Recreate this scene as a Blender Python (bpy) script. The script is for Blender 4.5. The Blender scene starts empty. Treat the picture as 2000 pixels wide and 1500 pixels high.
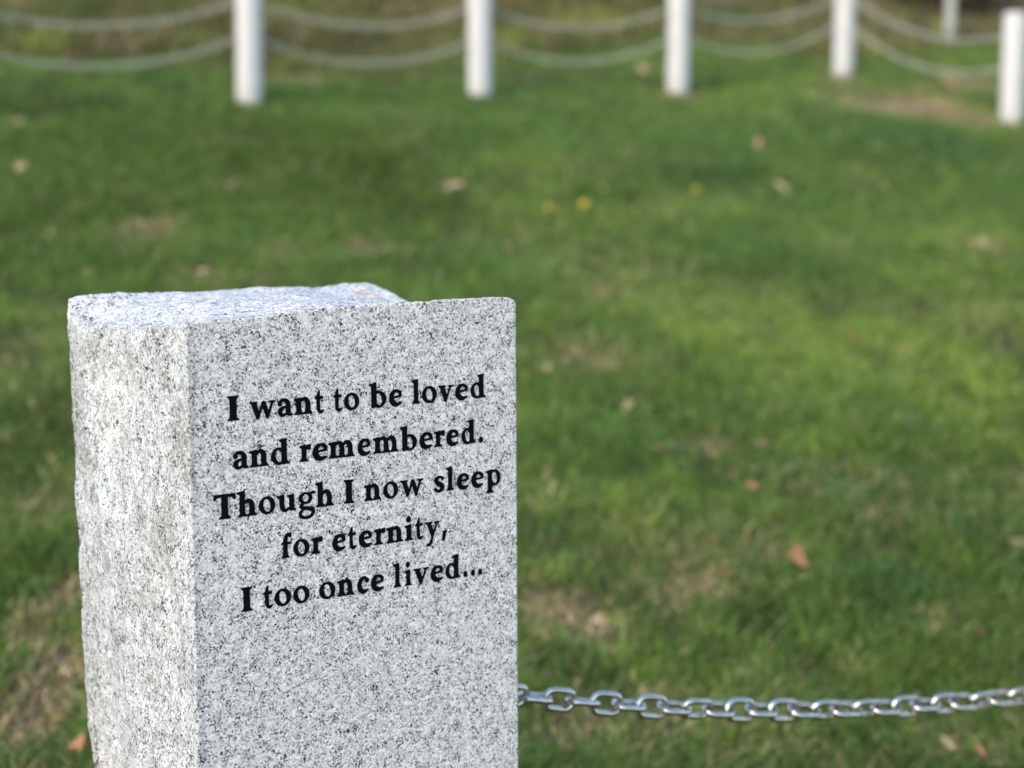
import bpy, bmesh, math, random
import numpy as np
from mathutils import Vector, Matrix, noise as mnoise

random.seed(11)
rng = np.random.default_rng(7)
scene = bpy.context.scene
COL = scene.collection

# ------------------------------------------------------------------ camera, sky, sun, exposure
PITCH = math.atan(407 / 3400.0)
CAMZ = 1.35
cam = bpy.data.cameras.new("camera")
cam.lens = 61.2
cam.sensor_width = 36.0
cam.sensor_fit = 'HORIZONTAL'
cam.clip_start = 0.05
cam.clip_end = 500
cam.dof.use_dof = True
cam.dof.focus_distance = 1.92
cam.dof.aperture_fstop = 3.0
cam_ob = bpy.data.objects.new("camera", cam)
cam_ob.location = (0, 0, CAMZ)
cam_ob.rotation_euler = (math.pi / 2 - PITCH, 0, 0)
COL.objects.link(cam_ob)
scene.camera = cam_ob

SUN_EL, SUN_AZ = math.radians(33), math.radians(-138)     # azimuth clockwise from +Y
sdir = Vector((math.sin(SUN_AZ) * math.cos(SUN_EL), math.cos(SUN_AZ) * math.cos(SUN_EL), math.sin(SUN_EL)))
world = bpy.data.worlds.new("World")
scene.world = world
world.use_nodes = True
wn = world.node_tree.nodes
bg = wn["Background"]
sky = wn.new("ShaderNodeTexSky")
sky.sky_type = 'NISHITA'
sky.sun_disc = False
sky.sun_elevation = SUN_EL
sky.sun_rotation = SUN_AZ % (2 * math.pi)
sky.air_density = 1.0
sky.dust_density = 1.1
sky.ozone_density = 0.3
world.node_tree.links.new(sky.outputs[0], bg.inputs[0])
bg.inputs[1].default_value = 0.15
sl = bpy.data.lights.new("sun", 'SUN')
sl.energy = 0.5
sl.angle = math.radians(8)
sl.color = (1.0, 0.99, 0.97)
sun_ob = bpy.data.objects.new("sun", sl)
sun_ob.rotation_euler = (-sdir).to_track_quat('-Z', 'Y').to_euler()
COL.objects.link(sun_ob)
scene.view_settings.view_transform = 'Standard'
scene.view_settings.look = 'None'
scene.view_settings.exposure = 1.49
scene.view_settings.use_white_balance = True
scene.view_settings.white_balance_temperature = 6900
scene.view_settings.white_balance_tint = 10
scene.view_settings.gamma = 1.0

# ------------------------------------------------------------------ helpers
def tag(o, label=None, cat=None, group=None, kind=None):
    if label: o["label"] = label
    if cat: o["category"] = cat
    if group: o["group"] = group
    if kind: o["kind"] = kind
    return o

def empty(name, loc, label, cat, group=None):
    o = bpy.data.objects.new(name, None)
    o.empty_display_size = 0.1
    o.location = loc
    COL.objects.link(o)
    return tag(o, label, cat, group)

def link_mesh(name, me, mat, parent=None, loc=None):
    o = bpy.data.objects.new(name, me)
    if mat and not me.materials: me.materials.append(mat)
    COL.objects.link(o)
    if parent: o.parent = parent
    if loc is not None: o.location = loc
    return o

def mesh_np(name, V, polys_sizes, loops, smooth=False):
    me = bpy.data.meshes.new(name)
    V = np.asarray(V, dtype=np.float32)
    me.vertices.add(len(V)); me.vertices.foreach_set("co", V.ravel())
    loops = np.asarray(loops, dtype=np.int32); sizes = np.asarray(polys_sizes, dtype=np.int32)
    me.loops.add(len(loops)); me.loops.foreach_set("vertex_index", loops)
    starts = np.zeros(len(sizes), dtype=np.int32); starts[1:] = np.cumsum(sizes)[:-1]
    me.polygons.add(len(sizes)); me.polygons.foreach_set("loop_start", starts)
    me.polygons.foreach_set("use_smooth", np.full(len(sizes), smooth, dtype=bool))
    me.update(calc_edges=True)
    me.validate()
    return me

def mesh_py(name, V, F, smooth=False):
    me = bpy.data.meshes.new(name)
    me.from_pydata([tuple(v) for v in V], [], F)
    if smooth:
        me.polygons.foreach_set("use_smooth", np.ones(len(me.polygons), dtype=bool))
    me.update()
    return me

class NT:
    def __init__(s, name):
        s.m = bpy.data.materials.new(name); s.m.use_nodes = True
        s.t = s.m.node_tree; s.n = s.t.nodes
        s.b = s.n["Principled BSDF"]; s.out = s.n["Material Output"]
    def new(s, kind, **kw):
        n = s.n.new(kind)
        for k, v in kw.items():
            if k in n.bl_rna.properties: setattr(n, k, v)
            else: n.inputs[k].default_value = v
        return n
    def l(s, a, b): s.t.links.new(a, b)
    def ramp(s, src, stops, interp='LINEAR'):
        r = s.n.new("ShaderNodeValToRGB"); r.color_ramp.interpolation = interp
        e = r.color_ramp.elements
        while len(e) < len(stops): e.new(0.5)
        for i, (p, c) in enumerate(stops):
            e[i].position = p
            e[i].color = (c, c, c, 1) if not isinstance(c, tuple) else (*c, 1)
        s.l(src, r.inputs[0]); return r.outputs[0]
    def mix(s, fac, a, b, mode='MIX'):
        m = s.n.new("ShaderNodeMix"); m.data_type = 'RGBA'; m.blend_type = mode
        for sock, v in ((m.inputs[0], fac), (m.inputs[6], a), (m.inputs[7], b)):
            if hasattr(v, "is_linked"): s.l(v, sock)
            elif isinstance(v, tuple): sock.default_value = (*v, 1)
            else: sock.default_value = v
        return m.outputs[2]
    def math(s, op, a, b=0.0, clamp=False):
        m = s.n.new("ShaderNodeMath"); m.operation = op; m.use_clamp = clamp
        for sock, v in ((m.inputs[0], a), (m.inputs[1], b)):
            if hasattr(v, "is_linked"): s.l(v, sock)
            else: sock.default_value = v
        return m.outputs[0]
    def bump(s, h, strength, dist):
        b = s.n.new("ShaderNodeBump"); b.inputs["Strength"].default_value = strength
        b.inputs["Distance"].default_value = dist
        s.l(h, b.inputs["Height"]); s.l(b.outputs[0], s.b.inputs["Normal"]); return b

def noise_tex(t, vec, scale, detail=2, rough=0.5, dist=0.0):
    n = t.new("ShaderNodeTexNoise"); n.inputs["Scale"].default_value = scale
    n.inputs["Detail"].default_value = detail; n.inputs["Roughness"].default_value = rough
    n.inputs["Distortion"].default_value = dist
    if vec is not None: t.l(vec, n.inputs["Vector"])
    return n.outputs["Fac"]

# ------------------------------------------------------------------ terrain shape
def softmax(a, b, k):
    return 0.5 * (a + b + np.sqrt((a - b) ** 2 + k * k))
def ground_z(X, Y):
    X = np.asarray(X, float); Y = np.asarray(Y, float)
    zp = 1.724 + 0.229 * (Y - 9.4) - 0.079 * (np.clip(X, -9, 9) + 1.416)
    z = softmax(zp, -0.22 + 0 * zp, 0.25)
    z += 0.012 * np.sin(2.1 * X + 0.7 * Y) * np.cos(1.7 * Y - 0.4 * X) + 0.006 * np.sin(5.3 * X - 3.1 * Y + 1) 
    dl = (X + 1.416) * -.564 + (Y - 9.4) * .826
    z = z - .045 * np.exp(-(dl / .55) ** 2) * np.clip((2.0 - X) / .8, 0, 1) * (.4 + .6 * np.clip((X + 1.3) / .6, 0, 1))
    far = np.clip((Y - 24) / 20, 0, 1)
    return z - far * far * 3.0
F_ = np.array([0, math.cos(PITCH), -math.sin(PITCH)]); U_ = np.array([0, math.sin(PITCH), math.cos(PITCH)])
def at(x, y):
    """the spot on the ground that the photograph shows at pixel x, y (2000 x 1500)"""
    d = F_ * 3400 + U_ * (750 - y); d = np.array([x - 1000.0, d[1], d[2]]); d /= d[1]
    lo = 2.0
    prev = lo
    for Y in np.arange(2.0, 40, 0.02):
        p = np.array([d[0] * Y, Y, CAMZ + d[2] * Y])
        if p[2] <= float(ground_z(p[0], p[1])): break
    return float(p[0]), float(p[1]), float(ground_z(p[0], p[1]))

# ------------------------------------------------------------------ materials
def granite():
    t = NT("granite")
    tc = t.new("ShaderNodeTexCoord").outputs["Object"]
    nz = t.new("ShaderNodeTexNoise"); nz.inputs["Scale"].default_value = 220; nz.inputs["Detail"].default_value = 1
    t.l(tc, nz.inputs["Vector"])
    sub = t.new("ShaderNodeVectorMath", operation='SUBTRACT'); t.l(nz.outputs["Color"], sub.inputs[0]); sub.inputs[1].default_value = (.5, .5, .5)
    sc = t.new("ShaderNodeVectorMath", operation='SCALE'); t.l(sub.outputs[0], sc.inputs[0]); sc.inputs["Scale"].default_value = 0.004
    ad = t.new("ShaderNodeVectorMath", operation='ADD'); t.l(tc, ad.inputs[0]); t.l(sc.outputs[0], ad.inputs[1])
    vec = ad.outputs[0]
    vo = t.new("ShaderNodeTexVoronoi"); vo.inputs["Scale"].default_value = 400; t.l(vec, vo.inputs["Vector"])
    sep = t.new("ShaderNodeSeparateColor"); t.l(vo.outputs["Color"], sep.inputs[0])
    base = t.ramp(sep.outputs[0], [(0.0, (.20, .20, .21)), (.07, (.33, .33, .34)), (.22, (.53, .525, .52)), (.6, (.69, .68, .665)), (.9, (.86, .84, .81)), (1.0, (.60, .555, .52))])
    # cloudier feldspar zones
    big = noise_tex(t, tc, 60, 3, .6)
    base = t.mix(t.ramp(big, [(.42, 0.0), (.70, .3)]), base, (.38, .38, .40))
    # biotite: irregular black flecks that gather in strings
    n1 = noise_tex(t, vec, 420, 3.0, .62, .5)
    n2 = noise_tex(t, tc, 75, 2, .5)
    s = t.math('ADD', n1, t.math('MULTIPLY', t.math('SUBTRACT', n2, .5), .38))
    blk = t.ramp(s, [(.405, 1.0), (.415, 0.0)])
    gry = t.ramp(s, [(.415, .5), (.44, 0.0)])
    c = t.mix(gry, base, (.17, .175, .195))
    c = t.mix(blk, c, (.018, .018, .022))
    # olive weathering in runs on the rough side (x near 0 in the stone's own space)
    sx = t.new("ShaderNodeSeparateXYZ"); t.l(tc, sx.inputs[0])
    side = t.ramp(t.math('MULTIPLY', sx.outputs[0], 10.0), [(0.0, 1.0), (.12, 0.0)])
    mp = t.new("ShaderNodeMapping"); mp.inputs["Scale"].default_value = (7, 7, 4.0); t.l(tc, mp.inputs["Vector"])
    st = noise_tex(t, mp.outputs[0], 1.6, 5, .65)
    stm = t.math('MULTIPLY', t.ramp(st, [(.46, 0.0), (.64, 1.0)]), side)
    fine = noise_tex(t, tc, 160, 2, .6)
    stm = t.math('MULTIPLY', stm, t.ramp(fine, [(.38, .25), (.6, .95)]))
    c = t.mix(stm, c, (.48, .49, .42), 'MULTIPLY')
    side_shade = t.math('MULTIPLY', side, .8)  # shade put into the colour: dims and cools the over-bright, warmly lit rough side
    c = t.mix(side_shade, c, (.69, .75, .82), 'MULTIPLY')
    # two rust coloured lichen specks on the top
    for (px, py, pz, r) in LICHEN:
        fl = t.new("ShaderNodeVectorMath", operation='MULTIPLY'); t.l(tc, fl.inputs[0]); fl.inputs[1].default_value = (1, 1, 0)
        d = t.new("ShaderNodeVectorMath", operation='DISTANCE'); t.l(fl.outputs[0], d.inputs[0]); d.inputs[1].default_value = (px, py, pz)
        m = t.math('SUBTRACT', r, t.math('ADD', d.outputs["Value"], t.math('MULTIPLY', t.math('SUBTRACT', fine, .5), .03)))
        m = t.math('MULTIPLY', m, 120.0, True)
        c = t.mix(t.math('MULTIPLY', m, .75), c, (.50, .30, .10))
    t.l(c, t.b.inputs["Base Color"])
    t.b.inputs["Roughness"].default_value = 0.62
    t.b.inputs["Specular IOR Level"].default_value = 0.35
    h = t.math('ADD', t.math('MULTIPLY', noise_tex(t, tc, 420, 3, .6), .7), t.math('MULTIPLY', noise_tex(t, tc, 150, 3, .6), t.math('ADD', .5, t.math('MULTIPLY', side, .9))))
    t.bump(h, .55, .0016)
    return t.m

def simple(name, col, rough=.5, metal=0.0, spec=.5):
    t = NT(name); t.b.inputs["Base Color"].default_value = (*col, 1)
    t.b.inputs["Roughness"].default_value = rough; t.b.inputs["Metallic"].default_value = metal
    t.b.inputs["Specular IOR Level"].default_value = spec
    return t

def black_paint():
    t = simple("black_paint", (.003, .003, .004), .8, 0, .05)
    tc = t.new("ShaderNodeTexCoord").outputs["Object"]
    n = noise_tex(t, tc, 500, 3, .6)
    t.l(t.ramp(n, [(.3, (.0015, .0015, .002)), (.75, (.007, .007, .008))]), t.b.inputs["Base Color"])
    t.bump(n, .5, .001)
    return t.m

def steel():
    t = simple("polished_steel", (.55, .52, .48), .2, 1.0)
    tc = t.new("ShaderNodeTexCoord").outputs["Object"]
    n = noise_tex(t, tc, 40, 3, .6)
    t.l(t.ramp(n, [(.3, .10), (.75, .20)]), t.b.inputs["Roughness"])
    t.l(t.ramp(noise_tex(t, tc, 25, 3, .6), [(.35, (.42, .40, .37)), (.7, (.66, .64, .61))]), t.b.inputs["Base Color"])
    return t.m

def white_post_mat():
    t = simple("white_paint", (.82, .82, .80), .5)
    tc = t.new("ShaderNodeTexCoord").outputs["Object"]
    z = t.new("ShaderNodeSeparateXYZ"); t.l(tc, z.inputs[0])
    n = noise_tex(t, tc, 14, 5, .65)
    splash = t.math('MULTIPLY', t.ramp(t.math('ADD', t.math('MULTIPLY', z.outputs[2], 3.0), t.math('MULTIPLY', n, .35)), [(.12, 1.0), (.55, 0.0)]), .55)
    c = t.mix(t.ramp(n, [(.4, 0.0), (.8, .25)]), (.49, .49, .49), (.41, .41, .39))
    c = t.mix(splash, c, (.36, .34, .25))
    t.l(c, t.b.inputs["Base Color"])
    return t.m

def blade_mat(name, rough=.5):
    t = NT(name)
    a = t.new("ShaderNodeAttribute", attribute_name="tint")
    t.l(a.outputs["Color"], t.b.inputs["Base Color"])
    t.b.inputs["Roughness"].default_value = rough
    t.b.inputs["Specular IOR Level"].default_value = .3
    tr = t.new("ShaderNodeBsdfTranslucent")
    t.l(t.mix(1.0, a.outputs["Color"], (1.0, 1.0, .6), 'MULTIPLY'), tr.inputs[0])
    mx = t.new("ShaderNodeMixShader"); mx.inputs[0].default_value = .35
    t.l(t.b.outputs[0], mx.inputs[1]); t.l(tr.outputs[0], mx.inputs[2]); t.l(mx.outputs[0], t.out.inputs[0])
    return t.m

def soil_mat():
    t = NT("lawn_soil")
    tc = t.new("ShaderNodeTexCoord").outputs["Object"]
    a = noise_tex(t, tc, 3.0, 5, .6); b = noise_tex(t, tc, 60, 4, .7)
    c = t.mix(t.ramp(a, [(.4, 0.0), (.62, 1.0)]), (.055, .065, .026), (.16, .12, .068))
    c = t.mix(t.ramp(b, [(.42, 0.0), (.7, .8)]), c, (.34, .23, .155))
    # beyond the fence the ground is leaf litter
    at_ = t.new("ShaderNodeAttribute", attribute_name="litter")
    l = t.mix(t.ramp(noise_tex(t, tc, 9, 5, .7), [(.35, 0.0), (.65, 1.0)]), (.075, .055, .035), (.20, .15, .085))
    c = t.mix(at_.outputs["Fac"], c, l)
    t.l(c, t.b.inputs["Base Color"]); t.b.inputs["Roughness"].default_value = .95
    t.b.inputs["Specular IOR Level"].default_value = .1
    t.bump(b, .8, .02)
    return t.m

# ------------------------------------------------------------------ lawn ground sheet
def patches_eval(X, Y, plist):
    """sum of soft elliptical patches, each (x, y, rx, ry, weight) measured on the photograph and laid out on the ground in metres"""
    w = np.zeros_like(X)
    for (cx, cy, ax, ay, wt) in plist:
        d = ((X - cx) / ax) ** 2 + ((Y - cy) / ay) ** 2
        w += wt * np.exp(-d)
    return w
def ground_patches(lst):
    out = []
    for (x, y, rx, ry, wt) in lst:
        c = at(x, y); hi = at(x, max(y - ry, -60)); lo_ = at(x, min(y + ry, 1560))
        out.append((c[0], c[1], rx / 3400 * c[1], max(.03, (hi[1] - lo_[1]) / 2), wt))
    return out

def fence_behind(X, Y):
    """metres behind the rope fence line (positive = brush side)"""
    nx, ny = -0.564, 0.826
    d = (X + 1.416) * nx + (Y - 9.4) * ny
    d2 = (X - 2.27) * 0.857 + (Y - 11.92) * 0.515
    return np.minimum(d, 99) * 1.0, d2

def build_ground():
    xs = np.concatenate([np.linspace(-60, -8, 20), np.arange(-7.5, 7.51, .1), np.linspace(8, 60, 20)])
    ys = np.concatenate([np.linspace(-30, 0, 12), np.arange(.3, 18.01, .1), np.linspace(19, 90, 25)])
    X, Y = np.meshgrid(xs, ys); Z = ground_z(X, Y)
    V = np.stack([X, Y, Z], -1).reshape(-1, 3)
    nx, ny = len(xs), len(ys)
    i, j = np.meshgrid(np.arange(nx - 1), np.arange(ny - 1)); k = (j * nx + i).ravel()
    loops = np.stack([k, k + 1, k + nx + 1, k + nx], -1).ravel()
    me = mesh_np("ground", V, np.full(len(k), 4), loops, True)
    d, d2 = fence_behind(X.ravel(), Y.ravel())
    lit = np.clip((d - .7 - .4 * np.sin(1.7 * X.ravel())) / .8, 0, 1)
    a = me.attributes.new("litter", 'FLOAT', 'POINT'); a.data.foreach_set("value", lit.astype(np.float32))
    o = link_mesh("ground", me, soil_mat()); tag(o, kind="structure")
    o["label"] = "sloping lawn ground rising to the fence"
build_ground()

# ------------------------------------------------------------------ grass
DRY = ground_patches([
    (290, 455, 55, 22, .9), (715, 490, 70, 22, .8), (560, 505, 70, 18, .5), (100, 470, 60, 16, .4), (1285, 425, 45, 20, .4), (1130, 705, 90, 30, .5), (1230, 800, 40, 20, .6),
    (1380, 880, 55, 22, .8), (1090, 1205, 80, 42, 1.1), (1170, 1250, 60, 35, .9), (1370, 1155, 45, 22, .9), (1300, 1180, 70, 40, .5), (1030, 1150, 30, 50, .7), (1050, 960, 60, 60, .35),
    (585, 155, 60, 12, 1.2), (1760, 212, 110, 22, 1.8), (1640, 158, 45, 12, 1.6), (1330, 190, 50, 10, 1.0), (1900, 240, 60, 14, 1.2), (1900, 165, 50, 14, 1.0), (1260, 145, 25, 8, .9),
    (90, 1380, 70, 70, 1.2), (140, 1170, 60, 55, 1.1), (40, 1250, 60, 60, .8), (60, 1010, 70, 60, .5), (120, 1300, 50, 40, .9), (30, 1450, 60, 40, .6), (30, 700, 60, 60, .2), (1500, 1090, 60, 30, .5), (1830, 1240, 60, 30, .4),
    (1250, 1400, 160, 30, .5), (1100, 1450, 80, 40, .7), (1850, 1470, 70, 30, .5), (1900, 480, 70, 25, .5), (1180, 590, 80, 20, .3), (400, 545, 40, 12, .6), (1000, 140, 200, 10, .3), (1600, 1330, 90, 25, .35), (150, 545, 30, 12, .4), (900, 372, 40, 14, .3), (450, 370, 60, 18, .25)])
LUSH = ground_patches([
    (1930, 1080, 75, 40, 1.2), (1720, 1170, 140, 50, .8), (1640, 1010, 100, 60, .6), (1430, 845, 70, 35, .8), (1500, 930, 60, 30, .7), (1280, 920, 60, 40, .5), (1150, 980, 90, 60, .4), (1370, 330, 120, 50, .5), (1650, 240, 140, 40, .8), (1850, 300, 150, 40, .8),
    (980, 210, 60, 12, .7), (540, 190, 40, 12, .9), (100, 200, 140, 25, .9), (320, 170, 120, 20, .6), (1500, 480, 150, 35, .4), (1460, 1220, 80, 50, .7), (800, 300, 160, 50, .3), (60, 880, 70, 100, .3), (1440, 1420, 80, 40, .3), (1420, 370, 120, 26, .7), (1390, 170, 60, 20, .6), (1990, 1180, 60, 60, .6)])
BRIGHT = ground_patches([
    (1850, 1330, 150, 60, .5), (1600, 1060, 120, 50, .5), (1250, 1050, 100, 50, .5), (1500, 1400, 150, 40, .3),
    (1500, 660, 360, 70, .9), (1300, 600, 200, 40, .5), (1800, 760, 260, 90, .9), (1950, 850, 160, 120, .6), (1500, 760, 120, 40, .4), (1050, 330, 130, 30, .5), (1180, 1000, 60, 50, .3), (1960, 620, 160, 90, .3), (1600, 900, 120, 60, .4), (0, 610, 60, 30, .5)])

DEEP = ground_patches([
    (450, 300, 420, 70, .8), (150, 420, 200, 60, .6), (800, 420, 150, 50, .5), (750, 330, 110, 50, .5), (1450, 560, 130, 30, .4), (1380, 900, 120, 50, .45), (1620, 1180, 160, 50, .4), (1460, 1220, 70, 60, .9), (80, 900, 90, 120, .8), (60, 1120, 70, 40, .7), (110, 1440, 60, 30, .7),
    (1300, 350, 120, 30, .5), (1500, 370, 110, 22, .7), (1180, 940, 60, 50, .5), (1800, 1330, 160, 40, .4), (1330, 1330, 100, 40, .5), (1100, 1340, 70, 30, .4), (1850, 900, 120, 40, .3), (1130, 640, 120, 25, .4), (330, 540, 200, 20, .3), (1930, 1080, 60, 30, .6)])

def np_noise(X, Y, s, seed):
    """smooth value noise on the ground plane"""
    r = np.random.default_rng(seed); G = r.random((128, 128))
    x = X * s + 37.1; y = Y * s + 11.7
    xi = np.floor(x).astype(int); yi = np.floor(y).astype(int); fx = x - xi; fy = y - yi
    fx = fx * fx * (3 - 2 * fx); fy = fy * fy * (3 - 2 * fy)
    g = lambda a, b: G[a % 128, b % 128]
    return (g(xi, yi) * (1 - fx) + g(xi + 1, yi) * fx) * (1 - fy) + (g(xi, yi + 1) * (1 - fx) + g(xi + 1, yi + 1) * fx) * fy

def blades_mesh(name, X, Y, L, W, col, lean, stiff=.5):
    n = len(X)
    Z = ground_z(X, Y) - .004
    ang = rng.random(n) * 2 * np.pi                      # facing
    la = rng.random(n) * 2 * np.pi                       # lean direction
    lx, ly = np.cos(la) * lean, np.sin(la) * lean
    wx, wy = np.cos(ang) * W / 2, np.sin(ang) * W / 2
    B = np.stack([X, Y, Z], -1)
    ww = np.stack([wx, wy, np.zeros(n)], -1)
    up = np.sqrt(np.clip(1 - lean ** 2 * .5, .1, 1))
    mid = B + np.stack([lx * L * .35, ly * L * .35, L * .58 * up], -1)
    tip = B + np.stack([lx * L, ly * L, L * up * (1 - .25 * lean)], -1)
    V = np.stack([B - ww, B + ww, mid + ww * .8, mid - ww * .8, tip], 1).reshape(-1, 3)
    k = np.arange(n) * 5
    loops = np.stack([k, k + 1, k + 2, k + 3, k + 3, k + 2, k + 4], -1).ravel()
    sizes = np.tile([4, 3], n)
    me = mesh_np(name, V, sizes, loops, False)
    c4 = np.ones((n, 5, 4), np.float32); c4[:, :, :3] = col[:, None, :]
    a = me.color_attributes.new("tint", 'FLOAT_COLOR', 'POINT'); a.data.foreach_set("color", c4.ravel())
    return me

FOOT_A = (-.3313, 1.8049)
def build_grass():
    # sample positions, denser near the camera
    N = 520000
    u = rng.random(N)
    Y = 2.55 + (15.0 - 2.55) * u ** 1.25
    X = (rng.random(N) * 2 - 1) * (.335 * Y + .35)
    # the lawn runs on to both sides and round the stones
    M = 430000
    Y2 = .2 + 14.0 * rng.random(M) ** .85; X2 = (rng.random(M) * 2 - 1) * (3.6 + .42 * Y2)
    out = (np.abs(X2) > .335 * Y2 + .35) | (Y2 < 2.55)
    X = np.concatenate([X, X2[out]]); Y = np.concatenate([Y, Y2[out]]); N = len(X)
    d, d2 = fence_behind(X, Y)
    dry = np.clip(patches_eval(X, Y, DRY), 0, 1.6); lush = np.clip(patches_eval(X, Y, LUSH), 0, 1.4); bri = np.clip(patches_eval(X, Y, BRIGHT), 0, 1.3); deep = np.clip(patches_eval(X, Y, DEEP), 0, 1.1)
    c1 = np_noise(X, Y, 1.1, 1); c2 = np_noise(X, Y, 3.3, 2); c3 = np_noise(X, Y, 9.0, 3); c4 = np_noise(X, Y, 22.0, 4)
    clump = .35 * c2 + .4 * c3 + .25 * c4
    brush = np.clip((d - .7 - .4 * np.sin(1.7 * X)) / .9, 0, 1)
    bare = np.clip(dry * .85 - .15 + (c3 - .5) * .9, 0, 1) 
    keep = rng.random(N) > np.clip(bare * .8 + brush * .55, 0, .95)
    keep &= (rng.random(N) < np.clip(.35 + 1.1 * clump, .25, 1))
    # keep the blades out of the stones' footprints
    for (ox, oy, ya) in ((FOOT_A[0], FOOT_A[1], math.radians(34.0875)), (.915, 2.495, 0.0)):
        lu = (X - ox) * math.cos(ya) + (Y - oy) * math.sin(ya); lv = -(X - ox) * math.sin(ya) + (Y - oy) * math.cos(ya)
        keep &= ~((lu > -.01) & (lu < .425) & (lv > -.01) & (lv < .355))
    X, Y, d, dry, lush, bri, deep, c1, c2, c3, c4, clump, brush = [q[keep] for q in (X, Y, d, dry, lush, bri, deep, c1, c2, c3, c4, clump, brush)]
    n = len(X)
    L = (.022 + .060 * clump ** 1.3 + .03 * rng.random(n)) * (1 + .45 * lush) * (1 - .35 * np.clip(dry, 0, 1)) * (1 + .12 * bri)
    W = (1 + .8 * ((np.abs(X) > .335 * Y + .35) | (Y < 2.55))) * (.0034 + .0030 * rng.random(n)) * (1 + .07 * np.clip(Y - 4, 0, 8))
    lean = np.clip(.2 + .55 * rng.random(n) + .2 * (1 - clump), 0, .95)
    g0 = np.array([.124, .220, .048]); gy = np.array([.262, .358, .072]); gb = np.array([.074, .165, .060]); gd = np.array([.54, .43, .24]); gk = np.array([.060, .105, .026])
    mixc = lambda a, b, t: a * (1 - t[:, None]) + b * t[:, None]
    col = np.repeat(g0[None], n, 0)
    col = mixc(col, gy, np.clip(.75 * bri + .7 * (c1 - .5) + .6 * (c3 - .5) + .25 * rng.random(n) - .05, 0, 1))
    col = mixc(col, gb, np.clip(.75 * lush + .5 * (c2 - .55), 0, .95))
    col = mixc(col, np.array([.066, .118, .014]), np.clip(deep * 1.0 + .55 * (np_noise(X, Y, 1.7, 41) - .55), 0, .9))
    col = mixc(col, gk, np.clip((.50 - clump) * 2.2, 0, .8))
    pd = np.clip(.02 + .11 * np.clip((6.5 - Y) / 2, 0, 1) + .62 * dry + .5 * (np_noise(X, Y, 2.2, 9) - .62) + .25 * (c4 - .5) * (dry > .15), 0.03, .93)
    pd = np.clip(pd * 1.15, 0, .95); isdry = rng.random(n) < pd
    dcol = gd[None] * (.6 + .7 * rng.random(n))[:, None] * np.stack([np.ones(n), .93 + .1 * rng.random(n), .85 + .3 * rng.random(n)], -1)
    col[isdry] = dcol[isdry]
    lean[isdry] = np.clip(lean[isdry] + .25, 0, .98); 
    bcol = mixc(col, np.array([.17, .145, .055]), np.clip(brush * .75, 0, 1))
    col = bcol * (.55 + .9 * rng.random(n))[:, None]
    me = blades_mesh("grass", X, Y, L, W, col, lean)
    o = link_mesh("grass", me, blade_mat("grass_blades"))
    tag(o, "short green lawn grass with tan dry patches on the slope", "grass", kind="stuff")
build_grass()

# ------------------------------------------------------------------ rough growth behind the fence
def build_brush():
    N = 105000
    Y = 8.0 + 10 * rng.random(N); X = (rng.random(N) * 2 - 1) * (.45 * Y + 2.0)
    d, d2 = fence_behind(X, Y)
    c1 = np_noise(X, Y, 1.6, 21); c2 = np_noise(X, Y, 4.5, 22); c3 = np_noise(X, Y, 11, 23)
    cl = .5 * c1 + .35 * c2 + .15 * c3
    keep = (d > .75 + .4 * np.sin(1.7 * X) + .5 * (c2 - .5)) & (rng.random(N) < np.clip((cl - .38) * 4.5, .06, 1))
    X, Y, cl, c1, c2, c3 = [q[keep] for q in (X, Y, cl, c1, c2, c3)]
    n = len(X)
    L = .05 + .26 * np.clip(cl - .3, 0, 1) + .1 * rng.random(n)
    W = .006 + .014 * rng.random(n)
    lean = .2 + .7 * rng.random(n)
    pal = np.array([[.09, .13, .035], [.19, .18, .06], [.30, .24, .13], [.14, .10, .06], [.055, .08, .025], [.26, .28, .07]])
    zone = np.clip((np_noise(X, Y, 2.6, 31) * 7 - .5 + rng.normal(0, .7, n)), 0, 5.99).astype(int)
    col = pal[zone] * (.65 + .6 * rng.random(n))[:, None]
    me = blades_mesh("undergrowth", X, Y, L, W, col, lean)
    o = link_mesh("undergrowth", me, blade_mat("weed_blades"))
    tag(o, "brown and olive weeds and dead stalks behind the white posts", "undergrowth", kind="stuff")
build_brush()

# ------------------------------------------------------------------ granite post
W_, D_ = .415, .345
YAW = math.radians(34.0875); TILT = math.radians(.4)
FL = Vector((-0.33874, 1.8, 1.19870))
ux = Vector((math.cos(YAW), math.sin(YAW), 0)); uy = Vector((-math.sin(YAW), math.cos(YAW), 0)); uz = Vector((0, 0, 1))
ex = ux * math.cos(TILT) + uz * math.sin(TILT); ez = uz * math.cos(TILT) - ux * math.sin(TILT); ey = uy
LICHEN = [(.368, .292, 0, .013), (.379, .287, 0, .010), (.376, .259, 0, .011), (.381, .247, 0, .010), (.365, .25, 0, .007)]
HS = 1.45
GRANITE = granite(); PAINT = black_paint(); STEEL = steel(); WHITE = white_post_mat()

def lerp_tab(x, tab):
    return np.interp(x, [p[0] for p in tab], [p[1] for p in tab])
FRONT_TOP = [(0, 0), (.022, .0004), (.058, .0023), (.105, .0042), (.142, .0062), (.205, .0076), (.267, .0086), (.304, .0092), (.342, .0097), (.385, .0093), (.405, .0078), (.412, .0045), (.415, .001)]
BACK_TOP = [(0, .005), (.014, .0085), (.065, .0086), (.149, .0062), (.219, .0064), (.328, .0057), (.375, .0078), (.405, .0065), (.415, .004)]
LEFT_RIM = [(0, 0), (.03, -.004), (.071, -.010), (.159, -.021), (.253, -.027), (.302, -.020), (.335, -.006), (.345, 0)]
RIGHT_RIM = [(0, 0), (.02, -.012), (.06, -.028), (.18, -.032), (.225, -.027), (.24, -.019), (.27, -.0135), (.30, -.007), (.33, -.001), (.345, 0)]

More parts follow.
